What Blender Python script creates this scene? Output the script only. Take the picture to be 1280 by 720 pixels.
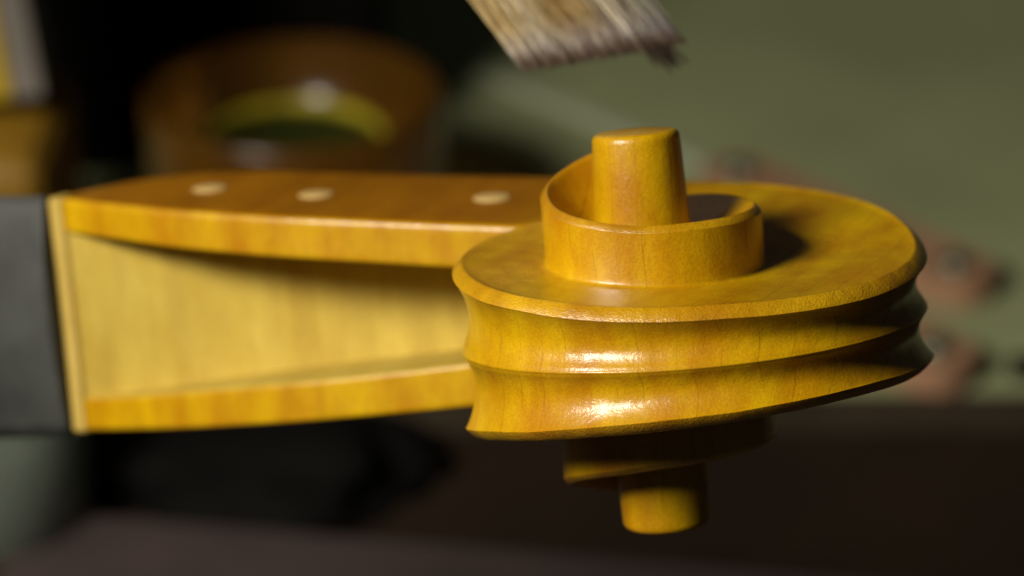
import bpy, bmesh, math, random
from mathutils import Vector, Matrix, noise
R = math.radians
random.seed(7)
scene = bpy.context.scene
for o in list(bpy.data.objects):
    bpy.data.objects.remove(o)

# ------------------------------------------------------------------ camera
K = 0.083e-3                      # metres per carving unit
PITCH = R(27.0)
DIST = 3630 * K                   # camera to scroll axis
Fw = Vector((0, math.cos(PITCH), -math.sin(PITCH)))
Uw = Vector((0, math.sin(PITCH), math.cos(PITCH)))
Rw = Vector((1, 0, 0))
CAM = Vector((0.0, -0.270, 0.285))
cam_d = bpy.data.cameras.new('camera')
cam_d.lens = 102.1
cam_d.sensor_width = 36
cam_d.clip_start = 0.01
cam_d.clip_end = 20
cam_d.dof.use_dof = True
cam_d.dof.focus_distance = DIST - 215 * K
cam_d.dof.aperture_fstop = 17.0
cam_d.dof.aperture_blades = 0
cam = bpy.data.objects.new('camera', cam_d)
scene.collection.objects.link(cam)
cam.location = CAM
cam.rotation_euler = (R(90) - PITCH, 0, 0)
scene.camera = cam

# violin frame: origin on the axis through the two scroll eyes
EL, ROLL = R(8.6), R(5.0)
VO = CAM + DIST * (Fw + Rw * (174 / 3630) - Uw * (53 / 3630))
r1 = math.cos(ROLL) * Rw + math.sin(ROLL) * Uw
u1 = -math.sin(ROLL) * Rw + math.cos(ROLL) * Uw
VX = r1
VY = math.cos(EL) * Fw + math.sin(EL) * u1
VZ = math.cos(EL) * u1 - math.sin(EL) * Fw
VM = Matrix(((VX.x, VY.x, VZ.x, VO.x), (VX.y, VY.y, VZ.y, VO.y), (VX.z, VY.z, VZ.z, VO.z), (0, 0, 0, 1)))

# ------------------------------------------------------------------ world, lamp, exposure
world = bpy.data.worlds.new('World')
scene.world = world
world.use_nodes = True
wb = world.node_tree.nodes['Background']
wb.inputs[0].default_value = (0.85, 0.9, 0.8, 1)
wb.inputs[1].default_value = 0.013

def area_lamp(name, vdir, dist, size, power, col):
    l = bpy.data.lights.new(name, 'AREA')
    l.shape = 'RECTANGLE'
    l.size, l.size_y = size
    l.energy = power
    l.color = col
    o = bpy.data.objects.new(name, l)
    scene.collection.objects.link(o)
    d = (VM.to_3x3() @ Vector(vdir)).normalized()
    o.location = VO + d * dist
    o.rotation_euler = (-d).to_track_quat('-Z', 'Y').to_euler()
    return o
AZ, LE = R(46), R(30)
key = area_lamp('workbench_lamp', (-math.sin(AZ) * math.cos(LE), -math.cos(AZ) * math.cos(LE), math.sin(LE)),
                0.50, (0.18, 0.12), 4.15, (1.0, 0.95, 0.84))

vs = scene.view_settings
vs.view_transform = 'Standard'
vs.look = 'None'
vs.exposure = 0
vs.gamma = 1
scene.cycles.use_denoising = True
scene.cycles.max_bounces = 10

# ------------------------------------------------------------------ helpers
C = scene.collection
def link(name, bm_or_me, mats, parent=None, smooth=True):
    if isinstance(bm_or_me, bmesh.types.BMesh):
        me = bpy.data.meshes.new(name)
        bm_or_me.to_mesh(me)
        bm_or_me.free()
    else:
        me = bm_or_me
    for m in (mats if isinstance(mats, (list, tuple)) else [mats]):
        me.materials.append(m)
    if smooth:
        for p in me.polygons:
            p.use_smooth = True
    o = bpy.data.objects.new(name, me)
    C.objects.link(o)
    if parent is not None:
        o.parent = parent
    return o
def tag(o, label, cat, group=None):
    o['label'] = label
    o['category'] = cat
    if group:
        o['group'] = group
    return o
def empty(name, loc=(0, 0, 0), rz=0):
    o = bpy.data.objects.new(name, None)
    o.empty_display_size = 0.01
    C.objects.link(o)
    o.location = loc
    o.rotation_euler = (0, 0, rz)
    return o
def grid_mesh(rows, closed_u=False, closed_v=False, matidx=None):
    """rows of equal length lists of points -> bmesh quads; matidx(i, j) gives the material slot"""
    bm = bmesh.new()
    vr = [[bm.verts.new(p) for p in row] for row in rows]
    n, m = len(vr), len(vr[0])
    for i in range(n if closed_u else n - 1):
        for j in range(m if closed_v else m - 1):
            a, b = vr[i][j], vr[i][(j + 1) % m]
            c, d = vr[(i + 1) % n][(j + 1) % m], vr[(i + 1) % n][j]
            try:
                f = bm.faces.new((a, b, c, d))
                if matidx:
                    f.material_index = matidx(i, j)
            except ValueError:
                pass
    return bm
def lathe(prof, n=64, cap=False):
    rows = [[(r * math.cos(2 * math.pi * k / n), r * math.sin(2 * math.pi * k / n), z) for k in range(n)] for r, z in prof]
    bm = grid_mesh(rows, closed_v=True)
    bmesh.ops.remove_doubles(bm, verts=bm.verts, dist=1e-7)
    bmesh.ops.recalc_face_normals(bm, faces=bm.faces)
    return bm
def box_bm(sx, sy, sz, bevel=0.0, seg=2, base=True):
    bm = bmesh.new()
    bmesh.ops.create_cube(bm, size=1)
    for v in bm.verts:
        v.co = Vector((v.co.x * sx, v.co.y * sy, v.co.z * sz + (sz / 2 if base else 0)))
    if bevel:
        bmesh.ops.bevel(bm, geom=bm.edges[:], offset=bevel, segments=seg, affect='EDGES', profile=0.6)
    return bm
def interp(tab, x):
    """monotone cubic (Fritsch-Carlson) through the table"""
    n = len(tab)
    if x <= tab[0][0]:
        return tab[0][1]
    if x >= tab[-1][0]:
        return tab[-1][1]
    d = [(tab[i + 1][1] - tab[i][1]) / (tab[i + 1][0] - tab[i][0]) for i in range(n - 1)]
    i = 0
    while x > tab[i + 1][0]:
        i += 1
    def slope(k):
        if k == 0:
            return d[0]
        if k == n - 1:
            return d[-1]
        if d[k - 1] * d[k] <= 0:
            return 0.0
        return 2 * d[k - 1] * d[k] / (d[k - 1] + d[k])
    h = tab[i + 1][0] - tab[i][0]
    s = (x - tab[i][0]) / h
    m0, m1 = slope(i) * h, slope(i + 1) * h
    return ((2 * s**3 - 3 * s**2 + 1) * tab[i][1] + (s**3 - 2 * s**2 + s) * m0 + (-2 * s**3 + 3 * s**2) * tab[i + 1][1] + (s**3 - s**2) * m1)

# ------------------------------------------------------------------ materials
def new_mat(name):
    m = bpy.data.materials.new(name)
    m.use_nodes = True
    nt = m.node_tree
    return m, nt, nt.nodes['Principled BSDF']
def N(nt, kind, **kw):
    n = nt.nodes.new(kind)
    for k, v in kw.items():
        setattr(n, k, v)
    return n
def setin(n, **kw):
    for k, v in kw.items():
        n.inputs[k.replace('_', ' ')].default_value = v
YAW = R(24)
UD = (-math.cos(YAW), math.sin(YAW), 0)      # along the neck
VD = (math.sin(YAW), math.cos(YAW), 0)       # towards the back of the pegbox

def wood(name, deep, light, line=0.5, rough=0.42, coat=0.75, coat_rough=0.21, bump=0.45, blotch=1.1, sparkle=0.0, flame=0.06, fleck=0.6, fade=None):
    """varnished maple: curl lines across the neck, blotchy varnish, fine pores"""
    m, nt, b = new_mat(name)
    L = nt.links.new
    tc = N(nt, 'ShaderNodeTexCoord')
    sc = N(nt, 'ShaderNodeVectorMath', operation='SCALE')
    sc.inputs['Scale'].default_value = 1 / (K * 100)
    L(tc.outputs['Object'], sc.inputs[0])
    du = N(nt, 'ShaderNodeVectorMath', operation='DOT_PRODUCT'); du.inputs[1].default_value = UD
    dv = N(nt, 'ShaderNodeVectorMath', operation='DOT_PRODUCT'); dv.inputs[1].default_value = VD
    sep = N(nt, 'ShaderNodeSeparateXYZ')
    for d in (du, dv, sep):
        L(sc.outputs[0], d.inputs[0])
    def mul(sock, f):
        k = N(nt, 'ShaderNodeMath', operation='MULTIPLY'); k.inputs[1].default_value = f
        L(sock, k.inputs[0]); return k.outputs[0]
    def coords(fu, fv, fz):
        c = N(nt, 'ShaderNodeCombineXYZ')
        L(mul(du.outputs['Value'], fu), c.inputs[0]); L(mul(dv.outputs['Value'], fv), c.inputs[1]); L(mul(sep.outputs[2], fz), c.inputs[2])
        return c.outputs[0]
    # blotches of thicker and thinner varnish
    nb = N(nt, 'ShaderNodeTexNoise'); setin(nb, Scale=blotch, Detail=3.0, Roughness=0.55)
    L(coords(1.5, 0.5, 0.7), nb.inputs['Vector'])
    rb = N(nt, 'ShaderNodeValToRGB'); rb.color_ramp.elements[0].position = 0.33; rb.color_ramp.elements[1].position = 0.68
    rb.color_ramp.elements[0].color = (*deep, 1); rb.color_ramp.elements[1].color = (*light, 1)
    L(nb.outputs['Fac'], rb.inputs['Fac'])
    # thin dark growth lines, evenly spaced but wandering
    nl = N(nt, 'ShaderNodeTexNoise'); setin(nl, Scale=1.0, Detail=2.0, Roughness=0.45)
    L(coords(0.8, 0.25, 0.45), nl.inputs['Vector'])
    ph = N(nt, 'ShaderNodeMath', operation='MULTIPLY_ADD'); ph.inputs[1].default_value = 1.1
    L(nl.outputs['Fac'], ph.inputs[0]); L(mul(du.outputs['Value'], 3.1), ph.inputs[2])
    fr = N(nt, 'ShaderNodeMath', operation='PINGPONG'); fr.inputs[1].default_value = 0.5
    L(ph.outputs[0], fr.inputs[0])
    rl = N(nt, 'ShaderNodeValToRGB'); rl.color_ramp.elements[0].position = 0.0; rl.color_ramp.elements[1].position = 0.03
    rl.color_ramp.elements[0].color = (1 - line, max(0, 1 - line * 1.1), 1 - line, 1); rl.color_ramp.elements[1].color = (1, 1, 1, 1)
    L(fr.outputs[0], rl.inputs['Fac'])
    nk = N(nt, 'ShaderNodeTexNoise'); setin(nk, Scale=1.0, Detail=1.0)
    L(coords(3.0, 1.2, 1.6), nk.inputs['Vector'])
    rk = N(nt, 'ShaderNodeMapRange'); rk.inputs[1].default_value = 0.38; rk.inputs[2].default_value = 0.62
    L(nk.outputs['Fac'], rk.inputs[0])
    # fibres
    nf = N(nt, 'ShaderNodeTexNoise'); setin(nf, Scale=1.0, Detail=4.0, Roughness=0.65)
    L(coords(30, 5.0, 6.0), nf.inputs['Vector'])
    rf = N(nt, 'ShaderNodeValToRGB'); rf.color_ramp.elements[0].position = 0.25; rf.color_ramp.elements[1].position = 0.75
    rf.color_ramp.elements[0].color = (0.91, 0.895, 0.87, 1); rf.color_ramp.elements[1].color = (1.03, 1.03, 1.03, 1)
    L(nf.outputs['Fac'], rf.inputs['Fac'])
    # curl (flame) figure: broad soft bands across the neck
    nc = N(nt, 'ShaderNodeTexNoise'); setin(nc, Scale=1.0, Detail=2.0, Roughness=0.5)
    L(coords(3.4, 0.5, 0.35), nc.inputs['Vector'])
    rc = N(nt, 'ShaderNodeValToRGB'); rc.color_ramp.elements[0].position = 0.36; rc.color_ramp.elements[1].position = 0.64
    rc.color_ramp.elements[0].color = (1 - flame * 0.8, 1 - flame, 1 - flame, 1); rc.color_ramp.elements[1].color = (1.04, 1.05, 1.05, 1)
    L(nc.outputs['Fac'], rc.inputs['Fac'])
    # flecks
    ns = N(nt, 'ShaderNodeTexNoise'); setin(ns, Scale=34.0, Detail=2.0, Roughness=0.6)
    L(sc.outputs[0], ns.inputs['Vector'])
    rs = N(nt, 'ShaderNodeValToRGB'); rs.color_ramp.elements[0].position = 0.3; rs.color_ramp.elements[1].position = 0.62
    rs.color_ramp.elements[0].color = (1 - 0.2 * fleck, 1 - 0.24 * fleck, 1 - 0.3 * fleck, 1); rs.color_ramp.elements[1].color = (1.08, 1.08, 1.08, 1)
    L(ns.outputs['Fac'], rs.inputs['Fac'])
    prev = rb.outputs['Color']
    if fade:                                   # painted shade: darker colour eases back to plain wood towards the scroll
        mr = N(nt, 'ShaderNodeMapRange'); mr.interpolation_type = 'SMOOTHSTEP'
        mr.inputs[1].default_value = -0.2; mr.inputs[2].default_value = 3.2
        L(du.outputs['Value'], mr.inputs[0])
        r2 = N(nt, 'ShaderNodeValToRGB'); r2.color_ramp.elements[0].position = 0.33; r2.color_ramp.elements[1].position = 0.68
        r2.color_ramp.elements[0].color = (*fade[0], 1); r2.color_ramp.elements[1].color = (*fade[1], 1)
        L(nb.outputs['Fac'], r2.inputs['Fac'])
        fm = N(nt, 'ShaderNodeMix', data_type='RGBA')
        L(mr.outputs[0], fm.inputs['Factor']); L(r2.outputs['Color'], fm.inputs['A']); L(prev, fm.inputs['B'])
        prev = fm.outputs['Result']
    for s in (rl, rf, rs, rc):
        mx = N(nt, 'ShaderNodeMix', data_type='RGBA', blend_type='MULTIPLY'); mx.inputs['Factor'].default_value = 1.0
        if s is rl:
            L(rk.outputs[0], mx.inputs['Factor'])
        L(prev, mx.inputs['A']); L(s.outputs['Color'], mx.inputs['B'])
        prev = mx.outputs['Result']
    L(prev, b.inputs['Base Color'])
    b.inputs['Roughness'].default_value = rough
    b.inputs['Specular IOR Level'].default_value = 0.22
    b.inputs['Coat Weight'].default_value = coat
    b.inputs['Coat Roughness'].default_value = coat_rough
    b.inputs['Coat IOR'].default_value = 1.5
    # relief
    n2 = N(nt, 'ShaderNodeTexNoise'); setin(n2, Scale=26.0 + 30 * sparkle, Detail=3.0, Roughness=0.6)
    L(sc.outputs[0], n2.inputs['Vector'])
    n3 = N(nt, 'ShaderNodeTexNoise'); setin(n3, Scale=3.2, Detail=2.0, Roughness=0.5)
    L(sc.outputs[0], n3.inputs['Vector'])
    ad = N(nt, 'ShaderNodeMath', operation='MULTIPLY_ADD'); ad.inputs[1].default_value = 2.0
    L(n3.outputs['Fac'], ad.inputs[0]); L(n2.outputs['Fac'], ad.inputs[2])
    bp = N(nt, 'ShaderNodeBump'); bp.inputs['Strength'].default_value = bump; bp.inputs['Distance'].default_value = 0.9e-4
    L(ad.outputs[0], bp.inputs['Height'])
    rr = N(nt, 'ShaderNodeMapRange'); rr.inputs[3].default_value = coat_rough * 0.75; rr.inputs[4].default_value = coat_rough * 1.5
    L(nb.outputs['Fac'], rr.inputs[0]); L(rr.outputs[0], b.inputs['Coat Roughness'])
    L(bp.outputs[0], b.inputs['Normal'])
    L(bp.outputs[0], b.inputs['Coat Normal'])
    return m
M_WOOD = wood('varnished_maple', (0.42, 0.182, 0.0002), (0.56, 0.332, 0.0004), line=0.34)
M_EDGE = wood('varnished_edge', (0.38, 0.165, 0.001), (0.58, 0.32, 0.004), line=0.12, rough=0.4, coat=1.0, coat_rough=0.16, bump=1.0, sparkle=0.3)
M_CHEEK = wood('shaded_cheek', (0.25, 0.09, 0.0006), (0.33, 0.13, 0.0008), line=0.2, coat=0.5, coat_rough=0.3, fade=((0.42, 0.182, 0.0002), (0.56, 0.332, 0.0004)))  # darker copy of the maple, with shade put into the colour
M_INNER = wood('pegbox_inside', (0.43, 0.29, 0.034), (0.52, 0.38, 0.062), line=0.12, rough=0.55, coat=0.15, coat_rough=0.35, bump=0.25, blotch=0.8, flame=0.09, fleck=0.3)
M_LEDGE = wood('bare_ledge', (0.42, 0.29, 0.055), (0.50, 0.35, 0.085), line=0.1, rough=0.7, coat=0.0, flame=0.05)
M_RAW = wood('bare_maple', (0.50, 0.33, 0.10), (0.60, 0.41, 0.16), line=0.1, rough=0.7, coat=0.0)

def plain(name, col, rough=0.6, noise=0.15, nscale=40.0, bump=0.0, metallic=0.0, coat=0.0, trans=0.0, ior=1.45, col2=None, spec=0.5):
    m, nt, b = new_mat(name)
    L = nt.links.new
    tc = N(nt, 'ShaderNodeTexCoord')
    n = N(nt, 'ShaderNodeTexNoise'); setin(n, Scale=nscale, Detail=5.0, Roughness=0.6)
    L(tc.outputs['Object'], n.inputs['Vector'])
    r = N(nt, 'ShaderNodeValToRGB')
    c2 = col2 or [min(1, c * (1 + noise)) for c in col]
    r.color_ramp.elements[0].color = (*[c * (1 - noise) for c in col], 1)
    r.color_ramp.elements[1].color = (*c2, 1)
    r.color_ramp.elements[0].position = 0.3
    r.color_ramp.elements[1].position = 0.7
    L(n.outputs['Fac'], r.inputs['Fac']); L(r.outputs['Color'], b.inputs['Base Color'])
    b.inputs['Roughness'].default_value = rough
    b.inputs['Metallic'].default_value = metallic
    b.inputs['Coat Weight'].default_value = coat
    b.inputs['Transmission Weight'].default_value = trans
    b.inputs['IOR'].default_value = ior
    b.inputs['Specular IOR Level'].default_value = spec
    if bump:
        bp = N(nt, 'ShaderNodeBump'); bp.inputs['Strength'].default_value = bump; bp.inputs['Distance'].default_value = 0.001
        L(n.outputs['Fac'], bp.inputs['Height']); L(bp.outputs[0], b.inputs['Normal'])
    return m
M_EBONY = plain('worn_ebony', (0.034, 0.035, 0.0305), rough=0.65, noise=0.5, nscale=90, bump=0.15)
M_MAT = plain('green_baize', (0.325, 0.348, 0.178), rough=0.95, noise=0.2, nscale=9, spec=0.1)
M_BENCH = plain('dark_bench_wood', (0.019, 0.0105, 0.005), rough=0.65, noise=0.3, nscale=18, spec=0.3)
M_STRIP = plain('lit_strip_brown', (0.045, 0.033, 0.020), rough=0.7, noise=0.3, nscale=30, spec=0.2)  # lighter brown carries the light on the bench edge
M_BLACK = plain('black_leather_and_shadow', (0.004, 0.0035, 0.003), rough=0.8, nscale=80, bump=0.1, spec=0.1)
M_AMBER = plain('amber_glass', (0.46, 0.20, 0.02), rough=0.26, noise=0.3, nscale=70, trans=0.85, ior=1.5, spec=0.35)
M_VARNISH = plain('varnish_liquid', (0.028, 0.034, 0.006), rough=0.3, noise=0.2, trans=0.1, ior=1.48)
M_JAR_LIGHT = plain('jar_light_yellow', (0.42, 0.34, 0.02), rough=0.4, noise=0.3, nscale=150, spec=0.3)  # yellow paints in the light on the jar's far inner wall
M_BOTTLE = plain('green_bottle_glass', (0.48, 0.54, 0.45), rough=0.2, noise=0.05, trans=0.75, ior=1.45)
M_BLOCK = plain('orange_wood', (0.25, 0.13, 0.006), rough=0.6, noise=0.2, nscale=60)
M_BOARD = plain('yellow_wood', (0.42, 0.28, 0.010), rough=0.5, noise=0.15, nscale=60)
M_PALE = plain('pale_edge_wood', (0.19, 0.165, 0.14), rough=0.6, noise=0.2, nscale=60)
M_BAR = plain('brown_bar_wood', (0.40, 0.215, 0.12), rough=0.6, noise=0.2, nscale=60)
M_STEEL = plain('dull_steel', (0.24, 0.30, 0.215), rough=0.5, noise=0.1, metallic=1.0)
M_LATH = plain('pale_lath', (0.40, 0.42, 0.29), rough=0.8, noise=0.1)
M_WOODFERR = plain('ferrule_tin', (0.6, 0.58, 0.54), rough=0.3, metallic=1.0)
M_HANDLE = plain('brush_handle_wood', (0.45, 0.22, 0.06), rough=0.4, coat=0.5)
M_LIT_PATCH = plain('pinkish_lit_patch', (0.052, 0.034, 0.030), rough=0.95, noise=0.2)  # pink tone stands in for light falling on the bench

# ------------------------------------------------------------------ setting
def sheet(name, x0, x1, y0, y1, z, m, t=0.003):
    bm = bmesh.new()
    bmesh.ops.create_cube(bm, size=1)
    for v in bm.verts:
        v.co = Vector(((x0 + x1) / 2 + v.co.x * (x1 - x0), (y0 + y1) / 2 + v.co.y * (y1 - y0), z - t / 2 + v.co.z * t))
    o = link(name, bm, m, smooth=False)
    o['kind'] = 'structure'
    return o
sheet('workbench', -0.9, 0.9, -0.15, 1.3, 0.0, M_BENCH, 0.04)
MAT_Y = 0.2365
mat_o = sheet('green_mat', -0.5, 0.7, MAT_Y, 1.1, 0.004, M_MAT, 0.003)

sheet('lit_edge_strip', -0.5, 0.7, MAT_Y - 0.0105, MAT_Y - 0.0006, 0.0035, M_STRIP, 0.003)  # strip added to imitate the lit bench edge

# ------------------------------------------------------------------ violin
violin = empty('violin')
violin.matrix_world = VM
tag(violin, 'varnished golden maple violin head with carved scroll and open pegbox', 'violin')

RT = [(24, 430), (60, 385), (90, 351), (135, 318), (180, 288), (225, 262), (270, 239), (315, 212), (360, 186), (405, 164),
      (450, 149), (495, 142), (540, 137), (585, 132), (630, 124), (675, 104), (720, 72), (740, 57)]
ZR = [(24, 128), (40, 119), (60, 104), (75, 89), (90, 77), (135, 66), (180, 73), (225, 90), (270, 113), (315, 128), (360, 142), (405, 150),
      (450, 147), (495, 146.5), (540, 149), (585, 163), (630, 188), (675, 215), (720, 238), (740, 243)]
ZF = [(24, 104), (60, 86), (90, 75), (135, 70), (180, 75), (225, 86), (270, 100), (315, 106), (360, 108), (450, 106),
      (540, 116), (630, 132), (720, 185), (740, 200)]
CH = [(24, 14), (180, 15), (270, 13), (360, 10), (450, 9), (740, 7)]
PF = [(24, 1.0), (270, 1.0), (380, 1.3), (740, 1.5)]
TEND = 740.0
REYE = 60.0
def wob(t, seed, f=1.0):
    """small unevenness left by the gouge along the spiral"""
    return noise.noise(Vector((t * 0.055 * f, seed, 0.3))) + 0.5 * noise.noise(Vector((t * 0.17 * f, seed + 7.0, 1.3)))
def rad(t): return interp(RT, t) + 0.8 * wob(t, 1.7, 0.6)
def rim(t): return interp(ZR, t) + 0.7 * wob(t, 4.1, 0.6)
def cham(t): return interp(CH, t) * (1 + 0.05 * wob(t, 9.2, 0.8))
def pol(t, r, z):
    a = R(t)
    return (r * math.sin(a) * K, r * math.cos(a) * K, z * K)

def volute(sgn):
    rows = []
    n = 480
    for i in range(n + 1):
        t = 24 + (TEND - 24) * i / n
        r0, zr, zf, c, p = rad(t), rim(t), interp(ZF, t), cham(t), interp(PF, t)
        if t + 360 < TEND:
            r1_, z1 = rad(t + 360), rim(t + 360) - cham(t + 360)
        else:
            r1_, z1 = REYE - 3, zf + 12
        pr = []
        pr += [(r0, zr - c), (r0 - 0.12 * c, zr - 0.78 * c), (r0 - 0.5 * c, zr - 0.38 * c), (r0 - 0.85 * c, zr - 0.08 * c), (r0 - c, zr), (r0 - 1.12 * c, zr - 0.1)]
        ra, za = r0 - 1.12 * c - 1.5, zr - 0.8
        rb, zb = r1_ + 4, zf
        if rb > ra:
            ra, rb = r0 - 1.12 * c - 0.3, min(r1_, r0 - 1.12 * c - 0.6)
        for k in range(0, 15):
            s = k / 14
            pr.append((ra + (rb - ra) * s, zb + (za - zb) * (1 - s) ** p + min(1, 6 * s, 6 * (1 - s)) * 0.8 * noise.noise(Vector((t * 0.08, s * 4.0, 2.0)))))
        pr.append((rb + (r1_ - rb) * 0.6, zb + 1.2))
        pr.append((r1_ + 0.4, zb + 4))
        for k in range(1, 9):
            pr.append((r1_, zb + 4 + (z1 - zb - 4) * k / 8))
        rows.append([pol(t, a, b * sgn) for a, b in pr])
    return grid_mesh(rows, matidx=lambda i, j: 1 if j < 4 else 0)

def flute(zeta):
    a = abs(zeta)
    return -15.8 * math.sin(math.pi * min(1, a) ** 0.92) ** 0.85 - 2.5 * max(0, 1 - a * 12) - 1.0 * (1 - a)
def gouge(t, zeta):
    """faint ripples left by gouge and scraper inside the flutes"""
    e = min(1.0, 8 * abs(zeta), 8 * (1 - abs(zeta)))
    return e * (0.9 * noise.noise(Vector((t * 0.09, zeta * 2.2, 5.0))) + 0.35 * noise.noise(Vector((t * 0.30, zeta * 5.0, 8.0))))
def body_wall():
    rows = []
    m = 80
    n = 480
    for i in range(n + 1):
        t = 24 + 366 * i / n
        r0, h = rad(t), rim(t) - cham(t)
        rows.append([pol(t, r0 + flute(-1 + 2 * k / m) + gouge(t, -1 + 2 * k / m), h * (-1 + 2 * k / m)) for k in range(m + 1)])
    return grid_mesh(rows)
scroll = link('scroll', body_wall(), M_WOOD, violin)
for sgn in (1, -1):
    v = link('volute', volute(sgn), [M_WOOD, M_EDGE], scroll)
    prof = [(REYE, 92), (REYE - 0.5, 130), (REYE - 2.5, 180), (REYE - 5.2, 240), (REYE - 5.6, 243.5), (REYE - 7.2, 247), (REYE - 9.8, 249.3), (REYE - 13, 250.2), (REYE * 0.4, 251), (0.0, 251.2)]
    bm = lathe([(a * K, b * K) for a, b in prof], 72)
    if sgn < 0:
        bmesh.ops.scale(bm, vec=(1, 1, -1), verts=bm.verts)
        bmesh.ops.reverse_faces(bm, faces=bm.faces)
    e = link('eye', bm, M_WOOD, scroll)

# pegbox: u runs along the neck from the scroll axis to the nut, v from front to back
UN = 960.0
def uv(u, v, z):
    return ((u * UD[0] + v * VD[0]) * K, (u * UD[1] + v * VD[1]) * K, z * K)
VFRONT = [(0, 170), (80, 150), (250, 128), (450, 116), (560, 113), (650, 119), (750, 130), (850, 152), (960, 184)]
VBACK = [(0, 430), (250, 410), (620, 402), (740, 388), (830, 358), (900, 308), (960, 238)]
VIN = [(0, 285), (250, 290), (500, 280), (650, 258), (780, 230), (880, 205), (960, 184)]
ZFR = [(0, 104), (250, 119), (450, 134), (650, 148), (850, 162), (960, 170)]
ZBK = [(0, 128), (250, 146), (450, 157), (650, 169), (780, 178), (880, 180), (960, 173)]
def z_out(u, v=None):
    a, b = interp(ZFR, u), interp(ZBK, u)
    if v is None:
        return a
    f, k = interp(VFRONT, u), interp(VBACK, u)
    return a + (b - a) * (v - f) / (k - f)
def thick(u): return interp([(0, 62), (300, 59), (700, 54), (850, 50), (960, 48)], u)
pegbox = link('pegbox', grid_mesh([[uv(u, interp(VBACK, u) + flute(-1 + 2 * k / 40) * 0.9, (interp(ZBK, u) - 8) * (-1 + 2 * k / 40)) for k in range(41)]
                                   for u in [UN * i / 60 for i in range(61)]]), M_WOOD, violin)
def cheek(sgn):
    rows = []
    for u in [UN * i / 80 for i in range(81)]:
        zi = z_out(u) - thick(u)
        zo = z_out(u)
        vf, vb = interp(VFRONT, u), interp(VBACK, u)
        zb = interp(ZBK, u)
        b = 5
        ring = [(vf + b, z_out(u, vf + b)), (vf + 1.5, zo - 1.5), (vf, zo - b), (vf, zo - 10), (vf, (zo + zi) / 2), (vf, zi + 8), (vf, zi + 4), (vf + 1.2, zi + 1.2), (vf + 4, zi)]
        ring += [(vf + 4 + (vb - vf - 12) * k / 8, zi + 4.0 * k / 8) for k in range(1, 9)]
        ring += [(vb - 4, zb - 14), (vb - 1, zb - 8), (vb - 4, zb - 1), (vb - 8, z_out(u, vb - 8))]
        for k in range(1, 8):
            v = vb - 8 + (vf + b - vb + 8) * k / 8
            ring.append((v, z_out(u, v)))
        rows.append([uv(u, a, z * sgn) for a, z in ring])
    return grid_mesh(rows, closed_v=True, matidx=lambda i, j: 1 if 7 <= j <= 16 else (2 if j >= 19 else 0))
for sgn in (1, -1):
    ck = link('cheek', cheek(sgn), [M_WOOD, M_INNER, M_CHEEK], pegbox)
    if sgn > 0:
        top_cheek = ck
back = link('inner_floor', grid_mesh([[uv(u, interp(VIN, u), (z_out(u) - 2 - thick(u) * 0.5) * (-1 + 2 * k / 10)) for k in range(11)] for u in [60 + (UN - 60) * i / 50 for i in range(51)]]), M_INNER, pegbox)
# bare ledge where the nut will sit
zn = z_out(UN)
bm = bmesh.new()
def prism(bm, pts_a, pts_b):
    a = [bm.verts.new(p) for p in pts_a]; b = [bm.verts.new(p) for p in pts_b]
    bm.faces.new(a); bm.faces.new(b[::-1])
    for i in range(len(a)):
        j = (i + 1) % len(a)
        bm.faces.new((a[i], b[i], b[j], a[j]))
prism(bm, [uv(UN - 6, 180, zn + 1), uv(UN + 22, 183, zn + 1.5), uv(UN + 22, 228, zn + 1.5), uv(UN - 6, 228, zn + 1)],
      [uv(UN - 6, 180, -zn - 1), uv(UN + 22, 183, -zn - 1.5), uv(UN + 22, 228, -zn - 1.5), uv(UN - 6, 228, -zn - 1)])
bmesh.ops.recalc_face_normals(bm, faces=bm.faces)
bmesh.ops.bevel(bm, geom=bm.edges[:], offset=3 * K, segments=2, affect='EDGES')
link('nut_ledge', bm, M_LEDGE, violin, smooth=False)
# peg hole bushings in the upper cheek
for (u, v, rr) in ((760, 265, 25), (585, 255, 25), (325, 275, 26)):
    z = z_out(u, v)
    bm = lathe([(0, 1.6 * K), (rr * 0.25 * K, 1.6 * K), (rr * 0.9 * K, 1.5 * K), (rr * K, 0.2 * K), (rr * K, -5 * K)], 32)
    o = link('peg_hole_bushing', bm, M_RAW, top_cheek)
    du = Vector(uv(u + 10, v, z_out(u + 10, v))) - Vector(uv(u, v, z))
    dv = Vector(uv(u, v + 10, z_out(u, v + 10))) - Vector(uv(u, v, z))
    nn = du.cross(dv).normalized()
    if nn.z < 0:
        nn = -nn
    o.location = uv(u, v, z)
    o.rotation_euler = nn.to_track_quat('Z', 'Y').to_euler()
# neck and fingerboard
def rod(us, vf, vb, half, mat_name, crown):
    rows = []
    for u in us:
        h = half(u)
        ring = []
        for k in range(17):
            q = -1 + 2 * k / 16
            ring.append(uv(u, vf - crown * (1 - q * q), h * q))
        for k in range(17):
            a = math.pi * k / 16
            ring.append(uv(u, vf + 20 + (vb - vf - 20) * math.sin(a) ** 0.8, h * math.cos(a) * 0.985))
        rows.append(ring)
    bm = grid_mesh(rows, closed_v=True)
    for e in (0, -1):
        pass
    bmesh.ops.holes_fill(bm, edges=[e for e in bm.edges if e.is_boundary])
    bmesh.ops.recalc_face_normals(bm, faces=bm.faces)
    return bm
link('neck', rod([UN + 21, UN + 200, UN + 500], 185, 330, lambda u: zn - 12, None, 0), M_CHEEK, violin)
link('fingerboard', rod([UN + 23, UN + 26, UN + 200, UN + 500], 176, 196, lambda u: zn + 5 + (u - UN) * 0.03, None, 22), M_EBONY, violin)

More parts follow.
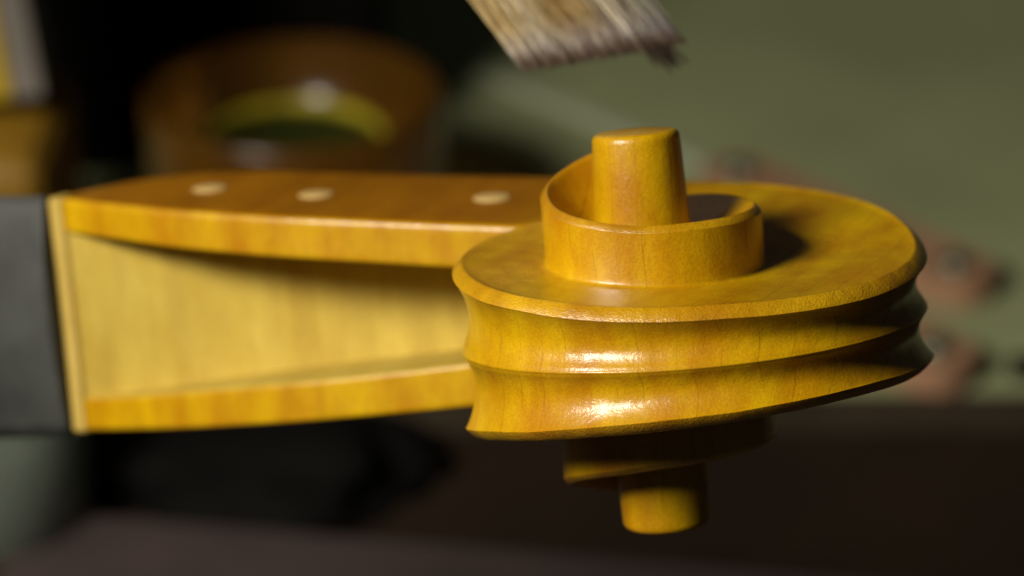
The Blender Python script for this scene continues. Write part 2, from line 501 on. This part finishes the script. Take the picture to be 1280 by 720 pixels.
# ------------------------------------------------------------------ brush
def img(x, y, d):
    """carving units right / down from the frame's middle, d units beyond the scroll axis -> metres (used once, for one hand-held thing)"""
    f = (3630 + d) / 3630
    return CAM + (Fw * (3630 + d) + Rw * (x - 640) * f - Uw * (y - 360) * f) * K
def bristle_mat(name, col, tip, end=(0.20, 0.13, 0.09)):
    m, nt, b = new_mat(name)
    at = N(nt, 'ShaderNodeAttribute', attribute_name='along')
    nz = N(nt, 'ShaderNodeTexNoise'); setin(nz, Scale=900.0, Detail=2.0)
    tc = N(nt, 'ShaderNodeTexCoord'); nt.links.new(tc.outputs['Object'], nz.inputs['Vector'])
    ad = N(nt, 'ShaderNodeMath', operation='MULTIPLY_ADD'); ad.inputs[1].default_value = 0.03
    nt.links.new(nz.outputs['Fac'], ad.inputs[0]); nt.links.new(at.outputs['Fac'], ad.inputs[2])
    r = N(nt, 'ShaderNodeValToRGB')
    e = r.color_ramp.elements
    e[0].position = 0.85; e[0].color = (*col, 1)
    e[1].position = 0.95; e[1].color = (*tip, 1)
    x = e.new(1.0); x.color = (*end, 1)
    nt.links.new(ad.outputs[0], r.inputs['Fac']); nt.links.new(r.outputs['Color'], b.inputs['Base Color'])
    b.inputs['Roughness'].default_value = 0.5
    return m
TIPC = (0.66, 0.58, 0.48)
BM = [bristle_mat('gold_bristle', (0.62, 0.46, 0.21), TIPC), bristle_mat('brown_bristle', (0.38, 0.24, 0.08), (0.42, 0.34, 0.30)),
      bristle_mat('pale_bristle', (0.70, 0.60, 0.43), (0.62, 0.56, 0.50)), bristle_mat('grey_bristle', (0.40, 0.36, 0.28), (0.34, 0.30, 0.29)), bristle_mat('dark_bristle', (0.10, 0.055, 0.03), (0.06, 0.03, 0.02), (0.04, 0.02, 0.014))]
brush = empty('varnish_brush')
BD = 320.0
tipA, tipB = img(657, 84, BD), img(852, 50, BD)
bdir = (img(700, 100, BD) - img(632, 12, BD)).normalized()
BLEN = 380 * K
brush.location = (tipA + tipB) / 2 - bdir * BLEN
bpy.context.view_layer.update()
loc0 = Vector(brush.location)
bacross = (tipB - tipA)
bthick = bacross.cross(bdir).normalized()
def tuft(name, f0, f1, count, m, lendev=4.5, splay=0.0, extra=0.0):
    verts, faces, al = [], [], []
    for i in range(count):
        f = random.uniform(f0, f1) + random.gauss(0, 0.012)
        th = random.gauss(0, 1) * 11 * K
        tip = tipA + bacross * f + bthick * th * 0.7 + bdir * (random.gauss(0, lendev) + extra) * K
        root = tipA + bacross * (0.5 + (f - 0.5) * 0.92) - bdir * (BLEN + 5 * K) + bthick * th
        side = bacross.normalized() * random.gauss(0, 1.0) * 8 * K + bthick * random.gauss(0, 6) * K
        tip = tip + bacross.normalized() * random.gauss(0, 4 + splay) * K
        ax = bacross.normalized(); ay = bthick
        NS = 7
        w = random.uniform(1.0, 1.7) * K
        for k in range(NS + 1):
            s = k / NS
            c = root.lerp(tip, s) + side * math.sin(math.pi * s) * 0.6 + bacross.normalized() * (splay * 2.5 * K * s ** 3)
            ww = w * (1 - 0.55 * s ** 3)
            for q in range(3):
                a = 2 * math.pi * q / 3
                verts.append(c + ax * math.cos(a) * ww + ay * math.sin(a) * ww - loc0)
                al.append(s)
        b0 = len(verts) - 3 * (NS + 1)
        for k in range(NS):
            for q in range(3):
                a, b = b0 + 3 * k + q, b0 + 3 * k + (q + 1) % 3
                faces.append((a, b, b + 3, a + 3))
    me = bpy.data.meshes.new(name)
    me.from_pydata(verts, [], faces)
    at = me.attributes.new('along', 'FLOAT', 'POINT')
    at.data.foreach_set('value', al)
    o = link(name, me, m, brush)
    o['kind'] = 'stuff'
    return o
for f0, f1, cnt, mi in ((0.0, 0.17, 330, 0), (0.12, 0.26, 250, 2), (0.22, 0.42, 380, 0), (0.38, 0.50, 220, 1), (0.46, 0.58, 220, 0),
                        (0.56, 0.66, 190, 1), (0.62, 0.84, 400, 2), (0.80, 1.0, 340, 3)):
    tuft('bristle_tuft', f0, f1, cnt, BM[mi])
tuft('stray_tuft', 0.74, 0.86, 90, BM[4], lendev=8, splay=2.0, extra=30)
def obox(name, a, b, wx, wy, m, bev):
    """a bar from a to b"""
    d = (b - a); ln = d.length
    bm = box_bm(wx, wy, ln, bev)
    o = link(name, bm, m, brush, smooth=False)
    z = d.normalized(); x = (bacross - z * bacross.dot(z)).normalized(); y = z.cross(x)
    o.matrix_local = Matrix.Translation(-loc0) @ Matrix(((x.x, y.x, z.x, a.x), (x.y, y.y, z.y, a.y), (x.z, y.z, z.z, a.z), (0, 0, 0, 1)))
    return o
rootc = (tipA + tipB) / 2 - bdir * BLEN
obox('ferrule', rootc + bdir * 25 * K, rootc - bdir * 130 * K, 190 * K, 70 * K, M_WOODFERR, 12 * K)
obox('handle', rootc - bdir * 125 * K, rootc - bdir * 1300 * K, 130 * K, 60 * K, M_HANDLE, 22 * K)
tag(brush, 'flat tan bristle varnish brush held just above the upper scroll eye', 'brush')

# ------------------------------------------------------------------ things on the bench
def gray_dummy(): pass
# jar of varnish
JX, JY = -0.0452, 0.2840
jar = empty('varnish_jar', (JX, JY, 0.0042))
tag(jar, 'round amber glass jar of varnish standing behind the pegbox', 'jar')
JR, JH = 0.0312, 0.044
gl = [(0, 0.0), (JR * 0.90, 0.0), (JR * 0.98, 0.003), (JR, 0.008), (JR, 0.040), (JR * 0.99, 0.0432), (JR * 0.965, 0.0445), (JR * 0.93, 0.0440),
      (JR * 0.84, 0.0415), (JR * 0.72, 0.0385), (JR * 0.62, 0.0355), (JR * 0.58, 0.0325), (JR * 0.58, 0.012), (JR * 0.53, 0.007), (0, 0.006)]
link('glass', lathe(gl, 72), M_AMBER, jar)
lq = [(0, 0.0063), (JR * 0.525, 0.0073), (JR * 0.575, 0.0123), (JR * 0.575, 0.0316), (JR * 0.55, 0.0310), (0, 0.0307)]
link('varnish', lathe(lq, 64), M_VARNISH, jar)
fl = [(JR * 0.60, 0.0345), (JR * 0.590, 0.0338), (JR * 0.572, 0.0318), (JR * 0.558, 0.0314), (JR * 0.570, 0.0337), (JR * 0.585, 0.0348)]
link('painted_jar_light', lathe(fl + fl[:1], 64), M_JAR_LIGHT, jar)  # ring added to imitate light inside the jar

# black case
case = empty('black_case', (-0.0935, 0.372, 0.0042))
tag(case, 'large black case standing behind the varnish jar', 'case')
link('body', box_bm(0.125, 0.07, 0.13, 0.006, 3), M_BLACK, case, smooth=False)
lid = box_bm(0.127, 0.072, 0.03, 0.006, 3)
o = link('lid', lid, M_BLACK, case, smooth=False); o.location = (0, 0, 0.1305)

# block and board at the far left
blk = link('wooden_block', box_bm(0.06, 0.05, 0.058, 0.006, 3), M_BLOCK, None, smooth=False)
blk.location = (-0.1165, 0.24, 0.0046)
tag(blk, 'orange brown wooden block at the left, behind the fingerboard', 'block')
brd = empty('wooden_board', (-0.1165, 0.24, 0.063))
link('board_face', box_bm(0.045, 0.012, 0.12, 0.001), M_BOARD, brd, smooth=False)
o = link('edge_strip', box_bm(0.006, 0.0124, 0.12, 0.0012), M_PALE, brd, smooth=False); o.location = (0.0256, 0, 0)
brd.rotation_euler = (0, R(-6), 0)
brd.location.z = 0.0655
tag(brd, 'yellow wooden board with pale edge standing on the orange block', 'board')

# riveted bars
def bar(name, pa, pb, w, h, label, rivets, group=None):
    a, b = Vector(pa), Vector(pb)
    d = b - a; ln = d.length
    root = empty(name, (a.x, a.y, 0.0042), math.atan2(d.y, d.x))
    bm = bmesh.new()
    pts = [(0, -w / 2), ]
    out = []
    for k in range(13):
        q = -math.pi / 2 + math.pi * k / 12
        out.append((ln + w / 2 * math.cos(q), w / 2 * math.sin(q)))
    for k in range(13):
        q = math.pi / 2 + math.pi * k / 12
        out.append((w / 2 * math.cos(q), w / 2 * math.sin(q)))
    prism(bm, [(x, y, 0) for x, y in out], [(x, y, h) for x, y in out])
    bmesh.ops.recalc_face_normals(bm, faces=bm.faces)
    link('bar', bm, M_BAR, root, smooth=False)
    for x in rivets:
        rv = link('rivet', lathe([(0.0036, h - 0.001), (0.0036, h + 0.001), (0.0030, h + 0.0018), (0.0016, h + 0.0023), (0, h + 0.0024)], 24), M_STEEL, root)
        rv.location = (x, 0, 0)
    tag(root, label, 'tool', group)
    return root
bar('riveted_bar', (0.0515, 0.3275, 0), (0.0939, 0.2799, 0), 0.017, 0.006, 'brown wooden bar with two steel rivets, upper of the pair behind the scroll', (0.0, 0.0637))
bar('riveted_bar', (0.040, 0.289, 0), (0.0847, 0.2425, 0), 0.017, 0.006, 'brown wooden bar with steel rivet, lower of the pair by the mat edge', (0.0, 0.0645))
lath = link('thin_lath', box_bm(0.078, 0.0045, 0.002, 0.0006), M_LATH, None, smooth=False)
lath.location = (0.0185, 0.369, 0.0042); lath.rotation_euler = (0, 0, R(-46.7))
tag(lath, 'thin pale lath lying slanted on the green mat', 'lath')

# bottle at the lower left
bt = empty('glass_bottle', (-0.094, 0.190, 0.0005))
tag(bt, 'blurred pale green glass bottle at the lower left, below the fingerboard', 'bottle')
bp_ = [(0, 0.001), (0.013, 0.0), (0.016, 0.003), (0.0165, 0.03), (0.012, 0.04), (0.007, 0.046), (0.007, 0.056), (0.0055, 0.056), (0.0055, 0.046), (0.0105, 0.039), (0.015, 0.03), (0.0145, 0.004), (0, 0.003)]
link('glass', lathe(bp_, 48), M_BOTTLE, bt)
link('stopper', lathe([(0.0052, 0.05), (0.0052, 0.056), (0.0075, 0.057), (0.0075, 0.064), (0, 0.065)], 32), M_BLACK, bt)

# cloth lump that also stands in for the violin's shadow on the bench
def lump(sx, sy, sz, a, b, seed):
    bm = bmesh.new()
    bmesh.ops.create_icosphere(bm, subdivisions=4, radius=1)
    for v in bm.verts:
        q = v.co + Vector((seed, 0, 0))
        n = noise.noise(q * 1.6) * a + noise.noise(q * 5.0) * b
        c = v.co * (1 + n)
        v.co = Vector((c.x * sx, c.y * sy, max(c.z, -0.3) * sz + 0.3 * sz))
    return bm
pad = link('cloth_and_shadow', lump(0.038, 0.023, 0.010, 0.35, 0.15, 3.0), M_BLACK)
pad.location = (-0.056, 0.213, 0.0005); pad.rotation_euler = (0, 0, R(-14))
tag(pad, 'black cloth bundle and stand-in shadow of the violin, lying on the bench below the pegbox', 'cloth')

# slab and lump added in place of lit patches on the bench
bd = link('lit_bench_slab', box_bm(0.36, 0.05, 0.004, 0.0015), M_LIT_PATCH, None, smooth=False)
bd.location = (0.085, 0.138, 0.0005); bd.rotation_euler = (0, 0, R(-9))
tag(bd, 'dull pinkish brown slab added as a lit bench patch, flat at the bottom, nearest the camera', 'board')
lit_lump = link('lit_patch_lump', lump(0.0095, 0.007, 0.0045, 0.35, 0.12, 11.0), M_LIT_PATCH)
lit_lump.location = (-0.0385, 0.2345, 0.0005)
tag(lit_lump, 'greyish pink lump added as a lit patch beside the black cloth, under the pegbox', 'lit_lump')

# short black rod added in place of a shadow band at the mat's edge
rod_o = link('shadow_rod', lathe([(0, 0), (0.0020, 0), (0.0024, 0.0005), (0.0024, 0.0595), (0.0020, 0.06), (0, 0.06)], 24), M_BLACK)
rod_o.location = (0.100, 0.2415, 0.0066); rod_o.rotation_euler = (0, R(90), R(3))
tag(rod_o, 'short black rod added as a shadow band by the mat edge at the far right', 'rod')
